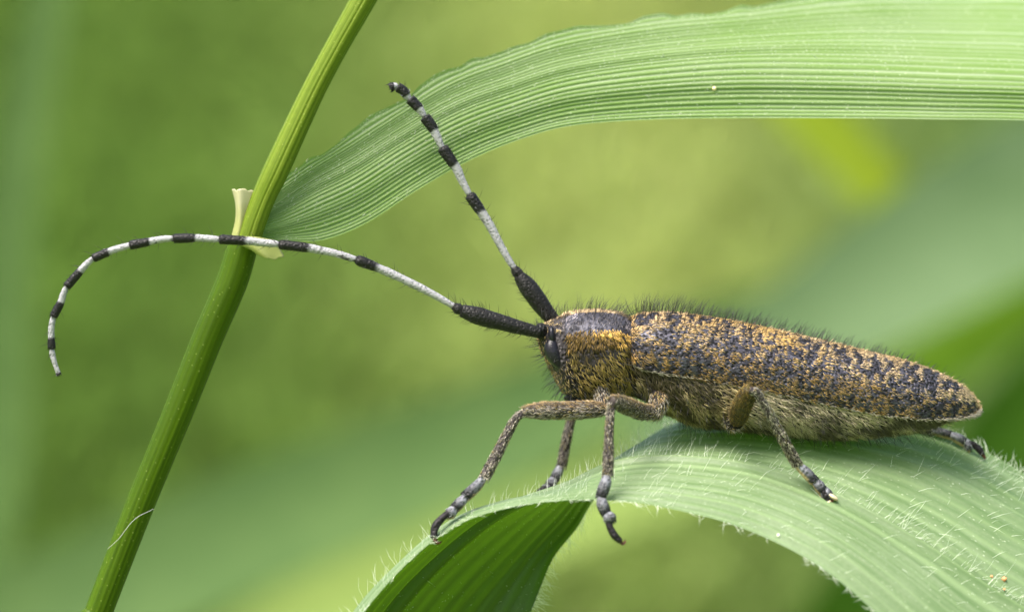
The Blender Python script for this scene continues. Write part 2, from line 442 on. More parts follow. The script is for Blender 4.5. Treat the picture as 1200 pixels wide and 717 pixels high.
def bg_blade(pts, widths, tilt, c, c2, label, name='background_blade', trans=0.3):
    """one broad blade behind the focus; pts = (px, py, depth behind), widths in photo px at that depth, tilt turns the face up"""
    pts = [(a, b, z * 1.6) for a, b, z in pts]
    p = cr(PA(pts), 40)
    w = cr(np.array([[q * S * (D + z[2]) / D] for q, z in zip(widths, pts)]), 40)[:, 0]
    t = nrm(np.gradient(p, axis=0))
    side = np.cross(t, np.array([0, -1.0, 0])); side = nrm(side)
    face = np.cross(side, t)
    s = side * math.cos(tilt) + face * math.sin(tilt)
    v = np.linspace(-1, 1, 9)
    G = p[:, None] + s[:, None] * (v[None, :, None] * w[:, None, None] * 0.5) + np.cross(s, t)[:, None] * ((v**2)[None, :, None] * w[:, None, None] * 0.12)
    o = grid_mesh(name, G, plain_leaf(name + '_green', c, c2, trans))
    o['label'] = label; o['category'] = 'grass blade'; o['group'] = 'blurred grass blades in the background'
    return o

bg_blade([(-330, 900, 24), (60, 730, 25), (330, 612, 26), (600, 505, 27), (860, 395, 28), (1080, 300, 29)], [170, 170, 160, 140, 100, 6], 0.5,
         (0.056, 0.108, 0.030), (0.07, 0.125, 0.036), 'broad grey-green out-of-focus blade sloping down behind the lower culm and front legs')
bg_blade([(120, 900, 29), (330, 750, 30), (520, 660, 31), (700, 595, 32), (900, 540, 33)], [110, 120, 115, 100, 20], 0.7,
         (0.15, 0.215, 0.05), (0.18, 0.25, 0.065), 'pale yellow-green out-of-focus blade low beneath the front legs')
bg_blade([(740, 530, 22), (900, 420, 22.5), (1080, 310, 23), (1260, 215, 24), (1500, 120, 25)], [30, 120, 175, 195, 180], 0.45,
         (0.078, 0.132, 0.055), (0.098, 0.156, 0.072), 'broad bluish-green out-of-focus blade rising behind the beetle\'s wing cases')
bg_blade([(860, 40, 24), (945, 130, 24), (1000, 190, 24), (1045, 240, 24), (1080, 300, 24)], [70, 76, 72, 60, 6], 0.3,
         (0.17, 0.235, 0.012), (0.20, 0.265, 0.018), 'bright yellow out-of-focus blade tip hanging below the ribbed leaf')
bg_blade([(1240, 330, 26), (1140, 395, 27), (1050, 450, 28), (960, 520, 29)], [60, 75, 70, 10], 0.3,
         (0.14, 0.24, 0.02), (0.17, 0.28, 0.03), 'yellow-green out-of-focus blade behind the wing case tip')
bg_blade([(1330, 360, 32), (1210, 500, 32), (1120, 620, 32), (1000, 740, 32), (900, 900, 32)], [120, 150, 150, 140, 100], 0.1,
         (0.03, 0.085, 0.005), (0.045, 0.11, 0.008), 'dark green out-of-focus blade behind the hairy leaf')
bg_blade([(-60, 760, 28), (-10, 520, 28), (5, 300, 28), (40, 80, 28), (90, -150, 28)], [110, 100, 80, 60, 40], 0.2,
         (0.06, 0.112, 0.03), (0.072, 0.13, 0.036), 'upright grey-green out-of-focus blade past the curled antenna tip')

# ------------------------------------------------------------------ grass plant with ribbed leaf (left)
plant = empty('grass_plant', P(60, 358.5 + H0 / S * 1.0, 0.17) * np.array([1, 1, 0]),
              'green grass culm with cream collar and one broad ribbed leaf arching right', 'grass')

culm_path = [(297, 262, .17), (286, 285, .17), (272, 330, .17), (244, 395, .17), (210, 480, .17), (164, 592, .17), (117, 713, .17), (72, 830, .17)]
culm = PA(culm_path)
foot = np.array([culm[-1] + (-0.9, 0.1, -3), culm[-1] + (-2.4, 0.3, -9), culm[-1] + (-4.0, 0.5, -18), culm[-1] + (-5.2, 0.6, -31.8)])
foot[-1, 2] = -0.5
path = np.concatenate([culm, foot]); rad = np.array([13, 17.5, 18.5, 18.3, 17.8, 17, 16.5, 16.5, 17, 19, 21, 24]) * S
def stem_uv(G):
    I, J = G.shape[:2]
    L = np.concatenate([[0], np.cumsum(np.linalg.norm(np.diff(G.mean(1), axis=0), axis=1))])
    return np.stack([np.repeat(L[:, None], J, 1), np.repeat(np.linspace(0, 1, J)[None], I, 0)], -1)
def ribbed(G, n, amp):
    c = G.mean(1, keepdims=True); J = G.shape[1]
    a = np.linspace(0, 2 * np.pi, J, endpoint=False)
    return c + (G - c) * (1 + amp * np.cos(a * n))[None, :, None]
Gc = ribbed(tube_grid(path, rad, seg=96, n=160), 16, 0.009)
grid_mesh('culm', Gc, M_CULM, plant, closed=True, uv=stem_uv(Gc), flip=True)
shoot = PA([(290, 282, .15), (298, 258, .15), (309, 230, .15), (323, 200, .15), (346, 150, .16), (370, 100, .17), (397, 50, .18), (423, 4, .19), (470, -80, .2), (540, -210, .25), (640, -420, .3)])
Gs = ribbed(tube_grid(shoot, np.array([14, 13.5, 13.5, 14.5, 14, 13.3, 13.2, 14, 14, 12, 3]) * S, seg=96, n=120), 13, 0.017)
# one side of the rolled sheath overlaps the other: a step along the shoot
aa = np.linspace(0, 2 * np.pi, 96, endpoint=False)
c0 = Gs.mean(1, keepdims=True); step = np.where((aa > 0.2) & (aa < 2.0), 1.10, 1.0)
Gs = c0 + (Gs - c0) * step[None, :, None]
grid_mesh('rolled_shoot', Gs, M_SHOOT, plant, closed=True, uv=stem_uv(Gs), flip=True)

# ligule: cream membrane flaring left of the shoot, and auricle lip below the leaf base
def sheet(rows, ni, nj):
    A = np.array([[P(*q) for q in row] for row in rows])
    A = cr(A, ni); return np.swapaxes(cr(np.swapaxes(A, 0, 1), nj), 0, 1)
Gl = sheet([[(272, 223, .15), (280, 222, .12), (292, 223, .14), (304, 228, .17)],
            [(276, 238, .15), (281, 240, .12), (290, 242, .14), (302, 245, .17)],
            [(276, 258, .15), (281, 262, .12), (288, 264, .14), (300, 268, .17)],
            [(271, 278, .15), (277, 281, .12), (284, 284, .14), (296, 285, .17)]], 30, 20)
Gl[:6, :, 2] += (noise3(np.stack([np.arange(20) * .5, np.zeros(20), np.zeros(20)], -1), 6) - .5)[None] * .012 * np.linspace(1, 0, 6)[:, None]
ob = grid_mesh('ligule', Gl, M_LIG, plant)
md = ob.modifiers.new('thick', 'SOLIDIFY'); md.thickness = 0.004; md.offset = 0
Ga = sheet([[(276, 278, .09), (287, 277, .06), (303, 278, .07), (322, 282, .16)],
            [(278, 284, .09), (290, 286, .055), (306, 289, .06), (326, 289, .15)],
            [(284, 288, .09), (297, 293, .055), (312, 298, .06), (330, 295, .15)],
            [(290, 290, .10), (302, 298, .06), (316, 304, .065), (333, 301, .14)]], 20, 24)
Ga[-6:, :, 2] += (noise3(np.stack([np.arange(24) * .6, np.zeros(24), np.zeros(24)], -1), 8) - .5)[None] * .010 * np.linspace(0, 1, 6)[:, None]
ob = grid_mesh('auricle', Ga, M_LIG, plant)
md = ob.modifiers.new('thick', 'SOLIDIFY'); md.thickness = 0.004; md.offset = 0

rows = [  # lower edge, middle, upper edge
    [(302, 285, .20), (304, 262, .20), (308, 238, .22)], [(336, 283, .20), (331, 249, .20), (331, 211, .25)],
    [(380, 281, .22), (370, 227, .22), (366, 186, .28)], [(430, 261, .24), (416, 204, .25), (408, 159, .32)],
    [(490, 222, .25), (472, 169, .28), (462, 124, .36)], [(550, 188, .27), (535, 134, .30), (523, 86, .40)],
    [(610, 163, .28), (600, 110, .33), (585, 61, .45)], [(670, 147, .28), (668, 90, .35), (660, 36, .50)],
    [(760, 140, .28), (765, 76, .37), (768, 17, .60)], [(860, 138, .28), (870, 68, .40), (880, 6, .75)],
    [(980, 138, .28), (990, 68, .44), (1000, -8, 1.0)], [(1100, 139, .28), (1110, 72, .48), (1115, -12, 1.25)],
    [(1230, 142, .30), (1240, 78, .5), (1245, -10, 1.3)], [(1400, 160, .3), (1410, 100, .5), (1415, 10, 1.2)],
    [(1700, 260, .3), (1706, 220, .4), (1712, 170, .8)], [(2000, 520, .2), (2002, 515, .25), (2004, 510, .3)]]
NV = 27
Gu = sheet(rows, 420, NV * 8 + 1)
I, J = Gu.shape[:2]
vv = np.linspace(0, 1, J); uu = np.concatenate([[0], np.cumsum(np.linalg.norm(np.diff(Gu[:, J // 2], axis=0), axis=1))])
nn = nrm(np.cross(np.gradient(Gu, axis=1), np.gradient(Gu, axis=0)))
wid = np.linalg.norm(Gu[:, -1] - Gu[:, 0], axis=1)
wv = vv * NV + 0.35 * np.sin(vv * 9) + 0.22 * np.sin(vv * 23)
prof = (0.5 - 0.5 * np.cos(wv * 2 * np.pi)) * (0.45 + 0.9 * noise3(np.stack([np.floor(wv) + .5, wv * 0, wv * 0], -1), 77))
lobe = np.sin(vv * np.pi * 3.0 + 0.5) * 0.012
wav = np.clip((vv - 0.9) / 0.1, 0, 1)**1.5
edge = (noise3(np.stack([uu * 5.5, uu * 0, uu * 0], -1), 3) - 0.5) * 0.055 + (noise3(np.stack([uu * 16, uu * 0, uu * 0], -1), 4) - 0.5) * 0.018
Gu = Gu - nn * 0 + nn * ((prof**1.5 * 0.0075 * 1.0)[None, :, None] * np.minimum(1, wid / 0.4)[:, None, None]) + nn * lobe[None, :, None] * np.minimum(1, wid / 0.4)[:, None, None]
Gu[..., 2] += wav[None] * edge[:, None]
UVu = np.stack([np.repeat(uu[:, None], J, 1), np.repeat(vv[None], I, 0)], -1)
leafu = grid_mesh('leaf_blade', Gu, M_LEAF_UP, plant, uv=UVu, flip=True)
# short down on the upper margin and surface
r2 = np.random.default_rng(21)
pos, Nn, Tt, uvs = sample_grid(Gu[:300], 9000, r=r2)
k = (uvs[:, 1] > 0.96) | (r2.random(len(pos)) < 0.16); pos, Nn, Tt, uvs = pos[k], Nn[k], Tt[k], uvs[k]
hair('leaf_down', plant, M_LEAFHAIR, pos, Nn, Tt, r2.uniform(0.008, 0.02, len(pos)), r2.uniform(0.3, 1.0, len(pos)), 0.0010, np.array([0.75, 0.8, 0.68]), r=r2)
# stray plant fibre on the culm
fib = cr(PA([(126, 643, .10), (140, 630, .09), (152, 614, .09), (162, 605, .09), (172, 600, .10), (180, 596, .12)]), 40)
mfib = hair_mat('fibre', 0.4)
grid_mesh('stray_hair', tube_grid(fib, np.full(40, 0.0010), seg=6), mfib, plant, closed=True, caps=True, flip=True, col=np.full((40, 6, 3), 0.38))

# ------------------------------------------------------------------ hairy leaf under the beetle
hleaf = empty('hairy_grass_leaf', (0, 0, 0), 'broad hairy pale green grass leaf the beetle stands on', 'leaf')
rows = [  # near edge, near half, midrib, far half, far edge
    [(1700, 960, -.1), (1701, 955, -.05), (1702, 950, .0), (1703, 945, .05), (1704, 940, .1)],
    [(1480, 985, -.5), (1500, 950, -.38), (1520, 905, -.2), (1545, 850, .02), (1570, 800, .30)],
    [(1290, 910, -.62), (1320, 860, -.48), (1352, 806, -.29), (1390, 740, .0), (1430, 680, .40)],
    [(1110, 793, -.60), (1140, 745, -.46), (1172, 696, -.28), (1208, 634, .02), (1240, 578, .42)],
    [(1022, 714, -.55), (1050, 674, -.41), (1078, 635, -.22), (1106, 578, .06), (1130, 521, .42)],
    [(940, 651, -.48), (962, 615, -.34), (984, 581, -.17), (1006, 540, .10), (1028, 498, .44)],
    [(860, 615, -.42), (872, 580, -.28), (885, 546, -.12), (896, 519, .14), (908, 484, .46)],
    [(780, 594, -.38), (783, 565, -.25), (790, 533, -.08), (796, 517, .16), (806, 493, .46)],
    [(720, 586, -.36), (718, 567, -.22), (722, 541, -.04), (736, 529, .20), (752, 520, .46)],
    [(660, 586, -.35), (656, 579, -.20), (664, 567, .00), (684, 566, .25), (700, 582, .42)],
    [(600, 594, -.34), (594, 588.5, -.18), (604, 588, .02), (648, 600, .25), (678, 618, .36)],
    [(540, 614, -.33), (534, 610, -.18), (550, 618, .02), (606, 640, .22), (650, 652, .30)],
    [(480, 660, -.32), (476, 657.5, -.18), (492, 668, .00), (560, 690, .18), (634, 688, .26)],
    [(430, 714, -.30), (424, 713, -.16), (444, 728, .00), (520, 742, .16), (620, 722, .22)],
    [(375, 800, -.26), (372, 802, -.14), (394, 812, .00), (470, 822, .13), (580, 808, .18)],
    [(340, 920, -.2), (345, 925, -.1), (362, 930, .00), (410, 935, .1), (480, 925, .12)],
    [(330, 1050, -.05), (332, 1051, -.02), (336, 1052, .00), (340, 1052, .02), (345, 1050, .04)]]
Gh = sheet(rows, 260, 97)
I, J = Gh.shape[:2]; vh = np.linspace(0, 1, J)
uh = np.concatenate([[0], np.cumsum(np.linalg.norm(np.diff(Gh[:, J // 2], axis=0), axis=1))])
nh = nrm(np.cross(np.gradient(Gh, axis=1), np.gradient(Gh, axis=0)))   # outward = up side
if nh[110, J // 2, 2] < 0: nh = -nh; HF = True
else: HF = False
wh = np.minimum(1, np.linalg.norm(Gh[:, -1] - Gh[:, 0], axis=1) / 0.5)
rel = np.exp(-((vh - 0.5) / 0.014)**2) * 0.020 - np.exp(-((vh - 0.535) / 0.03)**2) * 0.014 + np.cos(vh * 16 * 2 * np.pi) * 0.0022 + np.sin(vh * 9) * 0.012
Gh = Gh + nh * (rel[None, :] * wh[:, None])[..., None] + nh * ((noise3(Gh * 3.0, 9) - 0.5) * 0.02 * wh[:, None])[..., None]
UVh = np.stack([np.repeat(uh[:, None], J, 1), np.repeat(vh[None], I, 0)], -1)
lb = grid_mesh('leaf_blade', Gh, M_LEAF_LO, hleaf, uv=UVh, flip=HF)
# culm that carries it, right of the frame
cul = cr(np.concatenate([PA([(1690, 600, .0), (1702, 950, .0), (1730, 1500, .1)]), [P(1800, 2500, .2) + (0, 0, 0)], [P(2000, 4600, .3)], [P(2100, 9500, .3)]]), 120)
cul[-1, 2] = -0.5
Gx = tube_grid(cul, np.full(120, 18 * S), seg=32)
grid_mesh('culm', Gx, M_CULM, hleaf, closed=True, uv=stem_uv(Gx), flip=True)

def samp_leaf(n, r):
    p, Nn, T, uvs = sample_grid(Gh[20:235], n, r=r)
    if (Nn[:, 2] < 0).mean() > 0.5: Nn = -Nn
    return p, Nn, T, uvs
r3 = np.random.default_rng(31)
LH = np.array([0.82, 0.88, 0.76])
p, Nn, T, uvs = samp_leaf(520, r3)
hair('leaf_hairs', hleaf, M_LEAFHAIR, p, Nn, -T, r3.uniform(0.03, 0.11, len(p)) * np.where(r3.random(len(p)) < .25, 1.3, .8), r3.uniform(0.35, 1.3, len(p)), 0.00065, LH, r=r3, jit=0.7)
# margin hairs along both edges
def margin(jcol, n, out_sign, r):
    i = r.integers(20, 248, n); f = r.random((n, 1))
    p = Gh[i, jcol] * (1 - f) + Gh[i + 1, jcol] * f
    T = nrm(Gh[i + 1, jcol] - Gh[i, jcol]); Nn = nh[i, jcol]
    outw = nrm(Gh[i, jcol] - Gh[i, jcol + out_sign])
    return p, nrm(outw + 0.25 * Nn + r.normal(0, .25, (n, 3))), T
p, Nn, T = margin(0, 230, 1, r3)
hair('margin_hairs', hleaf, M_LEAFHAIR, p, Nn, T * r3.choice([-1, 1], (len(p), 1)), r3.uniform(0.03, 0.075, len(p)), r3.uniform(0.8, 1.5, len(p)), 0.0010, LH, r=r3, jit=0.3)
p, Nn, T = margin(-1, 420, -1, r3)
hair('margin_hairs', hleaf, M_LEAFHAIR, p, Nn, T, r3.uniform(0.03, 0.10, len(p)), r3.uniform(0.8, 1.5, len(p)), 0.0010, LH, r=r3, jit=0.3)
# denser upright pile on the crest of the bend and beyond the midrib
pp, Nn, T, uvs = samp_leaf(9000, r3)
kk = ((uvs[:, 1] > 0.5) & (uvs[:, 1] < 0.58) & (r3.random(len(pp)) < .5)) | ((pp[:, 0] < P(840, 0)[0]) & (uvs[:, 1] < 0.8) & (r3.random(len(pp)) < .12)) | ((uvs[:, 1] > .86) & (r3.random(len(pp)) < .35))
pp, Nn, T = pp[kk], Nn[kk], T[kk]
hair('leaf_hairs', hleaf, M_LEAFHAIR, pp, Nn, -T, r3.uniform(0.03, 0.10, len(pp)), r3.uniform(0.8, 1.5, len(pp)), 0.00065, LH, r=r3, jit=0.8)

# tiny grains of orange dust on the leaf and one on the ribbed blade
def grain(px, py, y, rr, label, c=(0.62, 0.27, 0.11)):
    m, nt, b, out = new_mat('pollen'); b.inputs['Base Color'].default_value = (*c, 1); b.inputs['Roughness'].default_value = 0.6
    a = np.linspace(0, np.pi, 8); G = []
    for t in a:
        ring = []
        for ph in np.linspace(0, 2 * np.pi, 10, endpoint=False):
            q = np.array([math.sin(t) * math.cos(ph), math.sin(t) * math.sin(ph), math.cos(t)])
            ring.append(P(px, py, y) + q * rr * (0.75 + 0.5 * noise3(q * 1.7 + px)))
        G.append(ring)
    o = grid_mesh('pollen_grain', np.array(G), m, closed=True, flip=False)
    o['label'] = label; o['category'] = 'grain'
def on_leaf(px, py, Gx_):
    """depth of a leaf point seen at a photo pixel"""
    k = S * (D + Gx_[..., 1]) / D
    qx = Gx_[..., 0] / k + 600; qy = 358.5 - (Gx_[..., 2] - H0) / k
    dd = (qx - px)**2 + (qy - py)**2
    return Gx_.reshape(-1, 3)[dd.argmin()][1]
for (px, py, rr, lb_) in ((1177, 678, .0095, 'largest orange grain lying on the hairy leaf'), (1162, 675, .006, 'smaller orange grain beside the largest one on the hairy leaf'),
                          (1177, 690, .005, 'tiniest orange grain below the largest one on the hairy leaf')):
    grain(px, py, on_leaf(px, py, Gh) - rr * 0.6, rr, lb_)
grain(912, 627, on_leaf(912, 627, Gh) - .003, .006, 'white speck near the front edge of the hairy leaf', (0.8, 0.82, 0.7))
grain(837, 104, on_leaf(837, 104, Gu) - .005, .0085, 'cream grain lying on the ribbed upper leaf', (0.75, 0.6, 0.35))

# ------------------------------------------------------------------ the beetle
YM = 0.15            # body mid plane
beetle = empty('longhorn_beetle', P(720, 585, -.1), 'golden-brown mottled longhorn beetle with black-and-white banded antennae', 'beetle')
r4 = np.random.default_rng(41)
GOLD = np.array([0.64, 0.405, 0.105]); PALE = np.array([0.66, 0.49, 0.28]); OLIVE = np.array([0.27, 0.215, 0.06]); GREY = np.array([0.52, 0.47, 0.39]); BLK = np.array([0.012, 0.011, 0.012])

# body: head, thorax and abdomen as one continuous skin; rings (top x,y / bottom x,y / half width px)
RB = [(1128, 482, 1126, 486, 4), (1112, 477, 1106, 493, 16), (1085, 468, 1078, 502, 32), (1040, 458, 1034, 508, 44), (980, 448, 976, 512, 51), (920, 436, 915, 507, 55),
      (860, 424, 856, 500, 57), (815, 408, 815, 496, 57), (778, 392, 782, 482, 54), (755, 384, 758, 468, 49), (742, 378, 742, 463, 45), (734, 371, 733, 463, 48), (722, 366, 722, 466, 53),
      (700, 364, 706, 470, 55), (678, 365, 693, 471, 53), (662, 369, 683, 470, 49), (654, 372, 679, 469, 44), (646, 375, 676, 469, 45), (638, 379, 672, 467, 44), (632, 385, 666, 463, 38), (630, 393, 658, 456, 26), (633, 408, 648, 440, 8)]
def body_grid(ni, nj):
    A = cr(np.array(RB, float), ni)
    ph = np.linspace(0, 2 * np.pi, nj, endpoint=False)     # 0 = top, pi = bottom; first half on the near side
    G = np.zeros((ni, nj, 3))
    for i, (tx, ty, bx, by, hw) in enumerate(A):
        t = P(tx, ty, YM); b = P(bx, by, YM); c = (t + b) / 2; ax = (t - b) / 2
        cs = np.cos(ph); sn = np.sin(ph)
        e = 0.85
        G[i] = c + np.sign(cs)[:, None] * (np.abs(cs)**e)[:, None] * ax + (-(np.sign(sn) * np.abs(sn)**e) * hw * S)[:, None] * np.array([0, 1.0, 0])
    return G
GB = body_grid(170, 96)
def pxof(q):
    k = S * (D + q[..., 1]) / D
    return q[..., 0] / k + 600, 358.5 - (q[..., 2] - H0) / k
phB = np.linspace(0, 2 * np.pi, 96, endpoint=False); foldB = np.minimum(phB, 2 * np.pi - phB)
bx_, _ = pxof(GB)
colB = np.empty(GB.shape); colB[:] = (0.030, 0.027, 0.028)
pron = (bx_ < 745) & (bx_ > 662)
blue = pron & (foldB[None] < 1.15)
colB[blue] = (0.042, 0.042, 0.054)
colB = colB * (0.25 + 1.5 * noise3(GB * 16, 2))[..., None]
body = grid_mesh('body', GB, M_BODY, beetle, closed=True, caps=True, col=colB)
# eye: kidney shaped, behind and below the antenna socket
def blob(pts_c, ax, nx=18, ny=24, bend=0.0):
    """ellipsoid centred pts_c with axis vectors ax (3x3), bent into a kidney"""
    a = np.linspace(0.02, np.pi - 0.02, nx); b = np.linspace(0, 2 * np.pi, ny, endpoint=False)
    A, B = np.meshgrid(a, b, indexing='ij')
    q = np.stack([np.sin(A) * np.cos(B), np.sin(A) * np.sin(B), np.cos(A)], -1)
    q[..., 0] += bend * (1 - q[..., 2]**2) - bend * .5
    return np.asarray(pts_c) + q @ np.asarray(ax)
for sgn in (-1, 1):
    e = blob(P(650, 414, YM + sgn * 38 * S), np.array([[10, 0, 0], [0, 9.5, 0], [-5, 0, 18]]) * S, bend=-0.35)
    grid_mesh('eye', e, M_EYE, beetle, closed=True, caps=True, flip=True)
    e = blob(P(647, 393, YM + sgn * 37 * S), np.array([[4.5, 0, 0], [0, 8, 0], [-1, 0, 11]]) * S, bend=-0.2)
    grid_mesh('eye_lobe', e, M_EYE, beetle, closed=True, caps=True, flip=True)
    so = blob(P(634, 388, YM + sgn * 26 * S), np.array([[8, 0, 0], [0, 10, 0], [0, 0, 10]]) * S)
    grid_mesh('antenna_socket', so, M_BODY, beetle, closed=True, caps=True, flip=True, col=np.full(so.shape, 0.015))
    mnd = tube_grid(PA([(668, 462, YM + sgn * 16 * S), (674, 473, YM + sgn * 14 * S), (682, 478, YM + sgn * 3 * S)]), np.array([9, 7, 2]) * S, seg=12, n=12)
    grid_mesh('mandible', mnd, M_LEG, beetle, closed=True, caps=True, flip=True, col=np.full(mnd.shape, 0.012))
    plp = tube_grid(PA([(678, 464, YM + sgn * 20 * S), (684, 474, YM + sgn * 24 * S), (692, 479, YM + sgn * 22 * S)]), np.array([3.4, 3.6, 1.6]) * S, seg=10, n=14)
    grid_mesh('palp', plp, M_LEG, beetle, closed=True, caps=True, flip=True, col=np.full(plp.shape, 0.03))

# wing cases
RE = [(738, 377, 420, 44), (744, 371, 428, 53), (755, 367, 433, 59), (775, 365.5, 437, 62.5), (800, 367, 441, 63), (850, 374, 449, 63), (900, 384, 459, 63), (950, 395, 470, 62), (1000, 407, 480, 59),
      (1050, 419, 488, 53), (1085, 430, 491.5, 45), (1112, 442, 491, 35), (1130, 454, 489, 24), (1140, 464, 487, 15), (1145, 473, 484, 7), (1147, 478, 481, 1.5)]
def ely_grid(sgn, ni=150, nj=40):
    A = cr(np.array(RE, float), ni); s = np.linspace(0, 1, nj)
    G = np.zeros((ni, nj, 3))
    for i, (x, zt, zb, hw) in enumerate(A):
        a = s * math.radians(112)
        yy = np.sin(a)**0.86; zz = (1 - np.cos(a)) / (1 - math.cos(math.radians(112)))
        groove = 1.6 * np.exp(-(s / 0.03)**2) * min(1, hw / 30)
        bow = 4 * np.sin(s * np.pi)       # sides rounder than an ellipse
        for j in range(nj):
            G[i, j] = P(x - bow[j] * 0.15, zt + groove[j] + (zb - zt) * zz[j], YM + sgn * (yy[j] * hw + 0.35) * S)
    return G
GE = {-1: ely_grid(-1), 1: ely_grid(1)}
def ely_pattern(p):
    qx, qy = pxof(p)
    # transverse-diagonal tufts of golden pubescence
    fs = np.interp(qx, [800, 1000], [1.0, 1.5])
    a = noise3(np.stack([(qx + 0.45 * qy) / 8.0 * fs, (qy - 0.25 * qx) / 11.0 * fs, p[..., 1] * 6], -1), 13)
    b = noise3(np.stack([(qx + 0.3 * qy) / 4.0, qy / 5.0, p[..., 1] * 14], -1), 17)
    c = noise3(np.stack([qx / 45.0, qy / 30.0, p[..., 1] * 3], -1), 19)
    return 0.47 * a + 0.38 * b + 0.25 * c
for sgn in (-1, 1):
    G = GE[sgn]
    el = grid_mesh('wing_case', G, M_ELY, beetle, flip=(sgn > 0))
    md = el.modifiers.new('thick', 'SOLIDIFY'); md.thickness = 0.012; md.offset = -1
    p, Nn, T, uvs = sample_grid(G, 34000, r=r4, flip=(sgn > 0))
    s = uvs[:, 1]; u = uvs[:, 0]
    pat = ely_pattern(p)
    thr = np.interp(s, [0, .06, .12, .45, .62, .8, 1], [0.12, .39, .505, .55, .54, .55, .47]) - 0.03 * (u > .8)
    prob = np.clip((pat - thr) / 0.06, 0, 1)
    k = r4.random(len(p)) < prob * np.interp(s, [0, .3, .55, 1], [.95, .80, .70, .62]) + 0.02
    pk, Nk, Tk, sk = p[k], Nn[k], T[k], s[k]
    down = np.array([0, 0, -1.0])
    tone = noise3(pk * 9, 23)[:, None]
    c = GOLD * (1 - tone) + PALE * tone
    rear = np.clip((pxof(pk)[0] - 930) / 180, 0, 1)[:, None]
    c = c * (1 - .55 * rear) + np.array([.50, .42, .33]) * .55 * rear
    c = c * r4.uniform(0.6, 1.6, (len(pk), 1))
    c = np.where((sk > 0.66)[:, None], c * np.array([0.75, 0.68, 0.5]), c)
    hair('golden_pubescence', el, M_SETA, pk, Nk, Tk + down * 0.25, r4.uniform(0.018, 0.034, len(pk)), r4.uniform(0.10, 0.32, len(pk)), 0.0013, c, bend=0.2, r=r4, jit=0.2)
    # short dark bristles between, and pale bluish down low on the sides
    k2 = (r4.random(len(p)) < np.interp(s, [0, .6, .75, 1], [.16, .18, .36, .4])) & ~k
    hair('dark_bristles', el, M_BLACKSETA, p[k2], Nn[k2], T[k2], r4.uniform(0.02, 0.036, k2.sum()), r4.uniform(.1, .3, k2.sum()), 0.0016, BLK, bend=0.2, r=r4)
    # erect hairs, longest at the shoulders
    p, Nn, T, uvs = sample_grid(G, 1500, r=r4, flip=(sgn > 0))
    pr = np.interp(uvs[:, 0], [0, .15, .5, .8, 1], [1, 1, .6, .25, .15]) * np.interp(uvs[:, 1], [0, .3, .6, 1], [1, .8, .35, .15])
    k = r4.random(len(p)) < pr
    Lh = np.interp(uvs[k, 0], [0, .2, .5, 1], [.105, .10, .065, .03]) * r4.uniform(.6, 1.15, k.sum())
    hair('erect_hairs', el, M_BLACKSETA, p[k], Nn[k], T[k], Lh, r4.uniform(1.0, 1.6, k.sum()), 0.0010, BLK, bend=0.25, r=r4, jit=0.5)
    # golden seam along the suture and the free edge
    for jj, n_, cc in ((0, 900, PALE), (-1, 700, GREY * .9)):
        i = r4.integers(1, G.shape[0] - 3, n_)
        pp = G[i, jj] + r4.normal(0, .003, (n_, 3)); TT = nrm(G[i + 1, jj] - G[i, jj]); up = nrm(G[i, 0] - G[i, 25]) if jj == 0 else np.tile(np.array([0, sgn * 0.9, -.4]), (n_, 1))
        hair('edge_fringe', el, M_SETA, pp, nrm(up), TT, r4.uniform(.014, .026, n_), r4.uniform(.1, .5, n_), 0.0018, cc * r4.uniform(.7, 1.1, (n_, 1)), r=r4, jit=.4)
# scutellum
sc_ = blob(P(743, 373, YM), np.array([[8, 0, 0], [0, 9, 0], [2, 0, 4]]) * S)
grid_mesh('scutellum', sc_, M_BODY, beetle, closed=True, caps=True, flip=True, col=np.full(sc_.shape, 0.3) * GOLD)

# fur of the body
p, Nn, T, uvs = sample_grid(GB, 46000, closed=True, r=r4)
cen = GB.mean(1); ii = np.clip((uvs[:, 0] * 169).astype(int), 0, 169)
fl = ((p - cen[ii]) * Nn).sum(1) < 0; Nn[fl] *= -1
T = -T                                                   # grid runs tail to head: reverse so hairs lie backwards
fo = uvs[:, 1] * 2 * np.pi; fo = np.minimum(fo, 2 * np.pi - fo)
qx, qy = pxof(p)
head = qx < 655 + (qy - 370) * 0.25; pro = (~head) & (qx < 742)
wing = (qx > 742) & (fo < 1.3)
n1 = noise3(p * 7, 29); n2 = noise3(p * 20, 31)
lenh = np.full(len(p), .04); lift = np.full(len(p), .35); prob = np.full(len(p), .75); c = np.tile(OLIVE, (len(p), 1)); flow = np.tile(np.array([0.75, 0, -0.55]), (len(p), 1))
z = pro & (fo < .30); c[z] = PALE * 1.15; lenh[z] = .024; prob[z] = 1; lift[z] = .5
z = pro & (fo >= .30) & (fo < 1.05); c[z] = GREY * .7 + np.array([0, 0, .08]); lenh[z] = .024; prob[z] = .4; lift[z] = .2; flow[z] = (0.3, 0, .8)
z = pro & (fo >= .95) & (fo < 1.38); c[z] = GOLD * 1.25; lenh[z] = .042; prob[z] = .9; flow[z] = (0.25, 0, -.9)
z = pro & (fo >= 1.38); c[z] = OLIVE * .75 + GOLD * .12; lenh[z] = .048; prob[z] = .42; flow[z] = (0.35, 0, -.7)
z = head; c[z] = OLIVE * .5 + PALE * .4; lenh[z] = .026; prob[z] = .33; flow[z] = (0.3, 0, -.8)
z = head & (fo < .2); c[z] = PALE * 1.1; prob[z] = .9; lenh[z] = .018
z = (qx > 742) & (fo >= 1.3); lenh[z] = .05; prob[z] = .78; c[z] = OLIVE * 1.05 + GREY * .3
z = (qx > 870) & (fo >= 1.3); c[z] = GREY * .65 + OLIVE * .5; lenh[z] = .055; lift[z] = .3
dk = n2 * .6 + n1 * .4
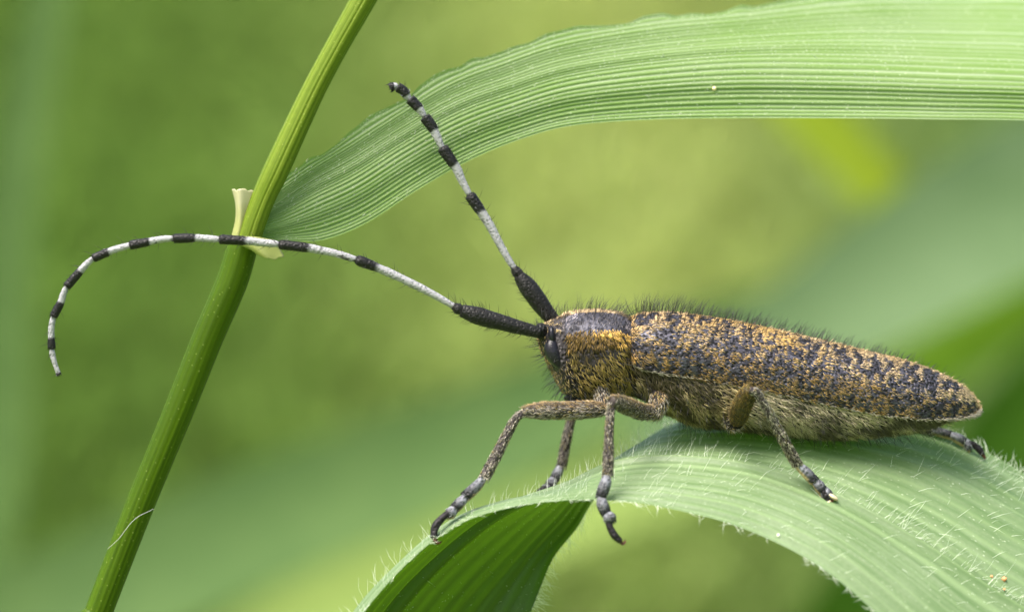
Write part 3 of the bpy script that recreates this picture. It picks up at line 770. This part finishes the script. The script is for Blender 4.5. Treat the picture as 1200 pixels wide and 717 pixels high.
c = c * np.where(dk[:, None] > .57, 1.3, np.where(dk[:, None] < .44, .28, .85)) * r4.uniform(.6, 1.3, (len(p), 1))
k = (r4.random(len(p)) < prob) & ~wing
# keep fur off the eyes
k &= ~((((qx - 650 + (qy - 414) * 0.3) / 13)**2 + ((qy - 412) / 24)**2 < 1) & (np.abs(p[:, 1] - YM) > 28 * S))
hair('body_fur', body, M_SETA, p[k], Nn[k], flow[k] + r4.normal(0, .15, (k.sum(), 3)) + (n1[k] - .5)[:, None] * np.array([0.8, 0, 0.5]), lenh[k] * r4.uniform(.6, 1.2, k.sum()), np.clip(lift[k] + r4.normal(0, .15, k.sum()), .05, 1.2), 0.0019, c[k], bend=.25, r=r4, jit=.25)
# erect dark hairs on head, thorax, belly
p, Nn, T, uvs = sample_grid(GB, 5200, closed=True, r=r4)
ii = np.clip((uvs[:, 0] * 169).astype(int), 0, 169); fl = ((p - cen[ii]) * Nn).sum(1) < 0; Nn[fl] *= -1
fo = uvs[:, 1] * 2 * np.pi; fo = np.minimum(fo, 2 * np.pi - fo); qx, qy = pxof(p)
k = ((qx < 742) & (r4.random(len(p)) < .55)) | ((qx >= 742) & (fo > 1.7) & (r4.random(len(p)) < .3))
hd = qx[k] < 670
hair('erect_hairs', body, M_BLACKSETA, p[k], Nn[k], -T[k], np.where(hd, .085, .085) * r4.uniform(.5, 1.2, k.sum()), r4.uniform(.9, 1.6, k.sum()), 0.0010, BLK + r4.uniform(0, .03, (k.sum(), 1)), bend=.3, r=r4, jit=.6)

# antennae: scape, pedicel, then segments white at the base and black at the tip
def antenna(scape, scr, ped, segs, r):
    root = empty('antenna', (0, 0, 0)); root.parent = beetle
    allp = []
    g = tube_grid(PA(scape), np.array(scr) * S, seg=18, n=40, wob=.08)
    o = grid_mesh('scape', g, M_ANT, root, closed=True, caps=True, flip=True, col=np.full(g.shape, .009)); allp.append((g, None, 1.0))
    g = tube_grid(PA(ped[0]), np.array(ped[1]) * S, seg=14, n=12, wob=.08)
    grid_mesh('pedicel', g, M_ANT, root, closed=True, caps=True, flip=True, col=np.full(g.shape, .009)); allp.append((g, None, 1.0))
    for pts, band, r0, r1 in segs:
        pts = PA(pts); n = 40
        t = np.linspace(0, 1, n)
        rad_ = np.interp(t, [0, .12, band, band + .05, .97, 1], [r0 * .75, r0 * .9, r1 * .92, r1 * 1.03, r1 * 1.12, r1 * .75]) * S
        path_ = arc(pts, n)
        g = tube_grid(path_, rad_, seg=16, wob=.10)
        blk = (t > band)[:, None] * np.ones((1, 16), bool)
        wb = np.clip((band + .03 * (noise3(g * 50, 39) - .5) * 2 - t[:, None]) / .05 + .5, 0, 1)
        cl = (.008 + (.27 - .008) * wb)[..., None] * np.array([.97, .98, 1.04])
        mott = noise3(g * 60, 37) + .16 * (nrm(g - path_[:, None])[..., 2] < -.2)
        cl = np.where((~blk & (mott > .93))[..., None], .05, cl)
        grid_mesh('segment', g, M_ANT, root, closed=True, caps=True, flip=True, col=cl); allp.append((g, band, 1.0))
    P_, N2, T2, L2, C2, A2 = [], [], [], [], [], []
    for g, band, _ in allp:
        ln = np.linalg.norm(g[-1].mean(0) - g[0].mean(0)) / S
        n = int(ln * (9 if band else 14)); p, Nn, T, uvs = sample_grid(g, max(n, 30), closed=True, r=r)
        ce = g.mean(1)[np.clip((uvs[:, 0] * (len(g) - 1)).astype(int), 0, len(g) - 1)]
        Nn = np.where((((p - ce) * Nn).sum(1) < 0)[:, None], -Nn, Nn)
        b = np.ones(len(p), bool) if band is None else uvs[:, 0] + r.normal(0, .03, len(p)) > band
        c = np.where(b[:, None], BLK * 1.6, np.array([.40, .41, .45]) * r.uniform(.55, 1.15, (len(p), 1)))
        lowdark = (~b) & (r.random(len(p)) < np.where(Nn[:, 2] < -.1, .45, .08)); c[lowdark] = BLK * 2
        P_.append(p); N2.append(Nn); T2.append(T); L2.append(r.uniform(.010, .020, len(p))); C2.append(c); A2.append(r.uniform(.1, .35, len(p)))
        ne = max(1, int(ln * (.9 if band is None else .22))); p, Nn, T, uvs = sample_grid(g, ne, closed=True, r=r)
        ce = g.mean(1)[np.clip((uvs[:, 0] * (len(g) - 1)).astype(int), 0, len(g) - 1)]
        Nn = np.where((((p - ce) * Nn).sum(1) < 0)[:, None], -Nn, Nn)
        P_.append(p); N2.append(Nn); T2.append(T); L2.append(r.uniform(.025, .055, ne)); C2.append(np.tile(BLK, (ne, 1))); A2.append(r.uniform(.7, 1.3, ne))
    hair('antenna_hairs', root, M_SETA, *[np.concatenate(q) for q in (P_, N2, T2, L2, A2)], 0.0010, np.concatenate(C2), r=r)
yA = lambda x: 0.02 - 0.10 * np.clip((640 - x) / 260, 0, 1)
def near(pts): return [(x, y, yA(x)) for x, y in pts]
antenna(near([(633, 390), (610, 384), (585, 377), (560, 370), (541, 364)]), [6.5, 8.3, 9.6, 10.4, 7.5], (near([(543, 365), (537, 362), (531, 358.5)]), [4.5, 6.2, 4.2]),
        [(near([(533, 359.5), (500, 341), (460, 321.5), (438, 312), (417, 304)]), .80, 4.6, 5.6),
         (near([(417, 304), (390, 296.5), (360, 290.5), (327, 286.5)]), .62, 4.8, 5.4),
         (near([(327, 286.5), (305, 284), (290, 282.5), (257, 280.5)]), .54, 4.7, 5.2),
         (near([(257, 280.5), (240, 279.5), (228, 279), (203, 279.5)]), .52, 4.6, 5.0),
         (near([(203, 279.5), (190, 280.5), (176, 283), (152, 287.5)]), .54, 4.4, 4.9),
         (near([(152, 287.5), (140, 291), (128, 295), (109, 303)]), .54, 4.3, 4.8),
         (near([(109, 303), (101, 310), (94, 318), (78, 336)]), .46, 4.2, 4.7),
         (near([(78, 336), (74, 345), (71, 355), (62.5, 371)]), .5, 4.0, 4.6),
         (near([(62.5, 371), (60.5, 382), (60, 394), (60.5, 409)]), .66, 4.0, 4.2),
         (near([(60.5, 409), (62, 418), (65, 428), (69, 439)]), .90, 3.7, 3.0)], np.random.default_rng(51))
yF = lambda x: YM + 0.04 - 0.06 * np.clip((650 - x) / 190, 0, 1)
def far(pts): return [(x, y, yF(x)) for x, y in pts]
antenna(far([(651, 378), (640, 365), (628, 349), (617, 334), (608, 323)]), [7.5, 9.8, 11.2, 10.6, 7], (far([(609.5, 325), (606, 319.5), (602, 313.5)]), [4.5, 6.4, 4.2]),
        [(far([(603, 315), (590, 294), (575, 266), (563, 247), (550, 228)]), .76, 4.6, 6.2),
         (far([(550, 228), (542, 213), (534, 196), (518, 173)]), .60, 4.7, 6.2),
         (far([(518, 173), (512, 160), (507, 150), (497.5, 137)]), .52, 4.6, 6.0),
         (far([(497.5, 137), (493, 130), (489, 125), (480.5, 116.5)]), .42, 4.4, 5.7),
         (far([(480.5, 116.5), (477, 113), (473, 107), (466, 102.5)]), .30, 4.2, 5.5),
         (far([(466, 102.5), (463, 101.5), (460, 102), (457, 103.5)]), .48, 4.2, 5.2)], np.random.default_rng(53))

# legs
def leg(coxa, femur, fr, tibia, tr, tarsus, claw, r, gold=.25, tint=None, pads=True):
    root = empty('leg', (0, 0, 0)); root.parent = beetle
    hs = [[], [], [], [], [], []]
    def tubes(nm, pts, rr, colour, n=30, flat=1.0, dens=9, hl=.02, hc=None, darkend=None, lift_=(.1, .45)):
        rr = [q * .9 for q in rr]
        g = tube_grid(PA(pts), np.array(rr) * S, seg=16, n=n, flat=flat, wob=.10)
        cl = np.full(g.shape, 1.0) * np.asarray(colour)
        if nm == 'tarsus_segment':
            tt = np.linspace(0, 1, len(g)); cl[:] = np.array([.27, .28, .32]) * (np.clip(1.15 - tt * 1.2, .06, 1)[:, None, None] * (.35 + .9 * noise3(g * 45, 3))[..., None])
            lo = nrm(g - g.mean(1, keepdims=True))[..., 2] < -.55; cl[lo] = (.5, .38, .22)
        o = grid_mesh(nm, g, M_LEG, root, closed=True, caps=True, flip=True, col=cl)
        ln = np.linalg.norm(np.diff(g.mean(1), axis=0), axis=1).sum() / S
        m_ = int(ln * dens * max(rr) / 7); p, Nn, T, uvs = sample_grid(g, max(m_, 20), closed=True, r=r)
        ce = g.mean(1)[np.clip((uvs[:, 0] * (len(g) - 1)).astype(int), 0, len(g) - 1)]
        Nn = np.where((((p - ce) * Nn).sum(1) < 0)[:, None], -Nn, Nn)
        hcol = hc(uvs, Nn, len(p))
        hs[0].append(p); hs[1].append(Nn); hs[2].append(T); hs[3].append(hl * r.uniform(.6, 1.2, len(p))); hs[4].append(r.uniform(*lift_, len(p))); hs[5].append(hcol)
        return o
    def furc(uvs, Nn, n):
        b = r.random(n)[:, None]
        c = np.where(b < .6, GREY * r.uniform(.5, 1.2, (n, 1)), np.where(b < .82, BLK * 2, OLIVE * 1.2))
        up = (Nn[:, 2] > .55)[:, None] & (r.random(n)[:, None] < gold * 3)
        return np.where(up, (PALE * .55 + GOLD * .2) * r.uniform(.5, 1.1, (n, 1)), c)
    def hindc(uvs, Nn, n):
        b = r.random(n)[:, None]; rim = (np.abs(Nn[:, 0]) > .75)[:, None]
        return np.where(b < .3, GOLD * .6 * r.uniform(.5, 1.1, (n, 1)), np.where(b < .8, OLIVE * r.uniform(.5, 1, (n, 1)), BLK * 2.5))
    def tibc(uvs, Nn, n):
        b = r.random(n)[:, None]; return np.where(b < .68, GREY * r.uniform(.6, 1.4, (n, 1)), np.where(b < .74, OLIVE * 1.3, BLK * 2))
    def tarc(uvs, Nn, n):
        b = r.random(n) < np.interp(uvs[:, 0], [0, .4, .9, 1], [.92, .75, .25, .1])
        c = np.where(b[:, None], np.array([.55, .56, .62]) * r.uniform(.5, 1.1, (n, 1)), BLK * 2)
        return np.where((Nn[:, 2] < -.5)[:, None] & ~(uvs[:, 0] < .2)[:, None], np.array([.55, .42, .25]), c)
    tubes('coxa', *coxa, (.02, .018, .016), dens=14, hl=.035, hc=furc)
    tubes('femur', femur, fr, (.05, .042, .035) if tint is None else tint, dens=15, hl=.028 if tint is None else .022, hc=furc if tint is None else hindc, lift_=(.15, .5))
    tubes('tibia', tibia, [q * .88 for q in tr], (.035, .028, .027), dens=17, hl=.022, hc=tibc, lift_=(.15, .42))
    for pts, rr in tarsus:
        tubes('tarsus_segment', pts, rr, (.03, .028, .032), n=16, dens=26, hl=.015, hc=tarc, lift_=(.05, .3))
    if claw:
        tubes('claw_segment', *claw[0], (.014, .012, .014), n=24, dens=10, hl=.010, hc=lambda u, N_2, n: np.where((r.random(n) < .25)[:, None], np.array([.4, .4, .43]), BLK), lift_=(.1, .3))
        for cp in claw[1]:
            g = tube_grid(PA(cp), np.array([2.2, 1.8, .4]) * S, seg=8, n=12)
            grid_mesh('claw', g, M_LEG, root, closed=True, caps=True, flip=True, col=np.full(g.shape, 1.0) * np.array([.09, .035, .02]))
    hair('leg_hairs', root, M_SETA, *[np.concatenate(q) for q in hs[:5]], 0.0013, np.concatenate(hs[5]), r=r)
    return root
ln_ = lambda y: YM - y
# near front
leg(([(703, 452, .03), (706, 465, .0), (708, 479, -.04)], [11, 10, 9]),
    [(710, 479, -.04), (690, 480, -.07), (660, 481, -.11), (635, 481, -.15), (615, 482, -.18)], [8, 10.5, 11, 10.5, 6.5],
    [(618, 482, -.18), (606, 489, -.19), (595, 507, -.2), (582, 533, -.22), (568, 559, -.24)], [5.5, 6, 7, 8, 8.2],
    [([(569, 558, -.24), (558, 570, -.25), (546, 581, -.26)], [4.5, 7.2, 7.4]), ([(547, 580, -.26), (540, 588, -.27), (533, 595, -.28)], [4.2, 7, 7]), ([(534, 593, -.28), (529, 600, -.285), (524, 605, -.29)], [4, 7.2, 5])],
    (([(530, 597, -.29), (519, 606, -.30), (510, 617, -.31), (508, 630, -.32)], [3.4, 4.5, 5.2, 4.2]), [[(508, 629, -.32), (511, 635, -.325), (516, 636, -.32)], [(509, 629, -.31), (513, 636, -.30), (518, 634, -.29)]]), np.random.default_rng(61))
# near middle (femur points at the viewer)
leg(([(772, 462, .02), (772, 474, -.02), (766, 485, -.05)], [13, 12, 10]),
    [(768, 484, -.04), (752, 482, -.10), (738, 477, -.18), (726, 472, -.26), (718, 470, -.31)], [9, 10.5, 10.5, 9.5, 7],
    [(719, 470, -.31), (716, 479, -.315), (714, 505, -.33), (713, 532, -.345), (712, 556, -.355)], [6.5, 6.2, 6.6, 7.4, 7.8],
    [([(712, 555, -.355), (709, 568, -.37), (704, 582, -.38)], [4.6, 7.8, 7]), ([(704, 581, -.38), (706, 591, -.39), (710, 601, -.395)], [4.6, 7.6, 7]), ([(710, 600, -.395), (714, 606, -.40), (718, 612, -.40)], [4.4, 8.4, 6])],
    (([(712, 603, -.405), (714, 615, -.41), (720, 627, -.415), (727, 634, -.41)], [3.4, 4.3, 4.8, 3.8]), [[(726, 633, -.41), (730, 637, -.41), (734, 634, -.405)], [(726, 633, -.40), (730, 637, -.39), (733, 632, -.38)]]), np.random.default_rng(62))
# near hind (short fat femur seen end on)
leg(([(862, 492, .06), (860, 494, .0), (862, 494, -.03)], [13, 12, 11]),
    [(863, 494, -.01), (865, 487, -.08), (870, 474, -.18), (877, 461, -.25), (882, 455, -.28)], [7, 12, 13, 11, 7.5],
    [(878, 457, -.29), (887, 461, -.29), (900, 482, -.27), (918, 515, -.235), (934, 544, -.20)], [5.5, 6, 6.8, 7.8, 8.2],
    [([(933, 543, -.2), (944, 553, -.195), (954, 563, -.19)], [4.6, 7, 7]), ([(953, 562, -.19), (959, 568, -.19), (964, 574, -.19)], [5, 7, 7]), ([(962, 571, -.19), (967, 578, -.185), (971, 586, -.18)], [5, 8.6, 8])],
    (([(964, 573, -.20), (967, 580, -.205), (970, 587, -.205)], [3, 3.6, 3]), [[(969, 586, -.2), (975, 587, -.2), (979, 581, -.2)], [(969, 586, -.2), (969, 590, -.2), (966, 589, -.2)]]), np.random.default_rng(63), gold=.5, tint=(.045, .032, .008))
hl_ = [o for o in bpy.data.objects if o.name.startswith('leg') and o.type == 'EMPTY'][-1]
mp, nt_, b_, o_ = new_mat('foot_pad_pale'); b_.inputs['Base Color'].default_value = (.55, .46, .30, 1); b_.inputs['Roughness'].default_value = .6
for cx, cy, dx in ((976, 582, 4.5), (969.5, 589, -1.5)):
    g = blob(P(cx, cy, -.195), np.array([[4.2, 0, 0], [0, 7, 0], [dx, 0, -4.6]]) * S, nx=10, ny=12)
    grid_mesh('foot_pad', g, mp, hl_, closed=True, caps=True)
# far front
leg(([(700, 455, .27), (699, 464, .30), (697, 474, .33)], [11, 10, 9]),
    [(698, 473, .32), (690, 474, .38), (682, 476, .43), (674, 480, .47)], [8, 10, 10, 7],
    [(675, 479, .47), (670, 490, .47), (664, 515, .45), (658, 546, .43)], [5.5, 6.4, 7.6, 8],
    [([(658, 545, .43), (654, 553, .42), (650, 561, .41)], [4.6, 7, 7]), ([(650, 560, .41), (647, 565, .40), (643, 570, .39)], [4.6, 7, 6.5]), ([(643, 569, .39), (640, 572, .38), (637, 574, .37)], [4, 6.5, 5])],
    (([(641, 570, .38), (636, 573, .37), (631, 576, .36)], [3, 4, 3.4]), [[(632, 575, .36), (628, 578, .36), (626, 581, .36)]]), np.random.default_rng(64))
# far middle, reaching over the far side of the leaf
leg(([(780, 468, .27), (784, 474, .31), (786, 478, .34)], [12, 11, 10]),
    [(786, 477, .33), (796, 474, .40), (806, 472, .48), (815, 472, .54)], [9, 10, 10, 7],
    [(814, 472, .54), (818, 480, .55), (824, 496, .56), (830, 512, .57)], [5.5, 6, 7, 7.6],
    [([(830, 511, .57), (833, 519, .575), (836, 527, .58)], [4.6, 7, 7]), ([(836, 526, .58), (838, 532, .58), (840, 538, .58)], [4.6, 7, 6])],
    None, np.random.default_rng(65))
# far hind, tarsus lying on the crest behind the wing case tip
leg(([(880, 490, .24), (886, 490, .28), (892, 489, .31)], [13, 12, 11]),
    [(890, 489, .30), (915, 486, .35), (950, 484, .40), (985, 484, .43)], [10, 14, 13, 7],
    [(983, 484, .43), (1000, 487, .43), (1045, 497, .42), (1092, 504, .40)], [5.5, 6.2, 7.2, 7.6],
    [([(1088, 503, .40), (1100, 506, .39), (1114, 510, .38)], [4.6, 6.4, 6.4]), ([(1112, 509, .38), (1121, 513, .37), (1130, 518, .37)], [4.6, 6.8, 6.8]), ([(1128, 516, .37), (1134, 521, .365), (1138, 526, .36)], [4.6, 7.2, 6])],
    (([(1132, 518, .36), (1141, 521, .355), (1148, 527, .35), (1152, 533, .34)], [3.4, 4.4, 4.6, 3.4]), [[(1151, 532, .34), (1154, 536, .34), (1153, 539, .34)]]), np.random.default_rng(66))

for root in (plant, hleaf, beetle):
    under(root)
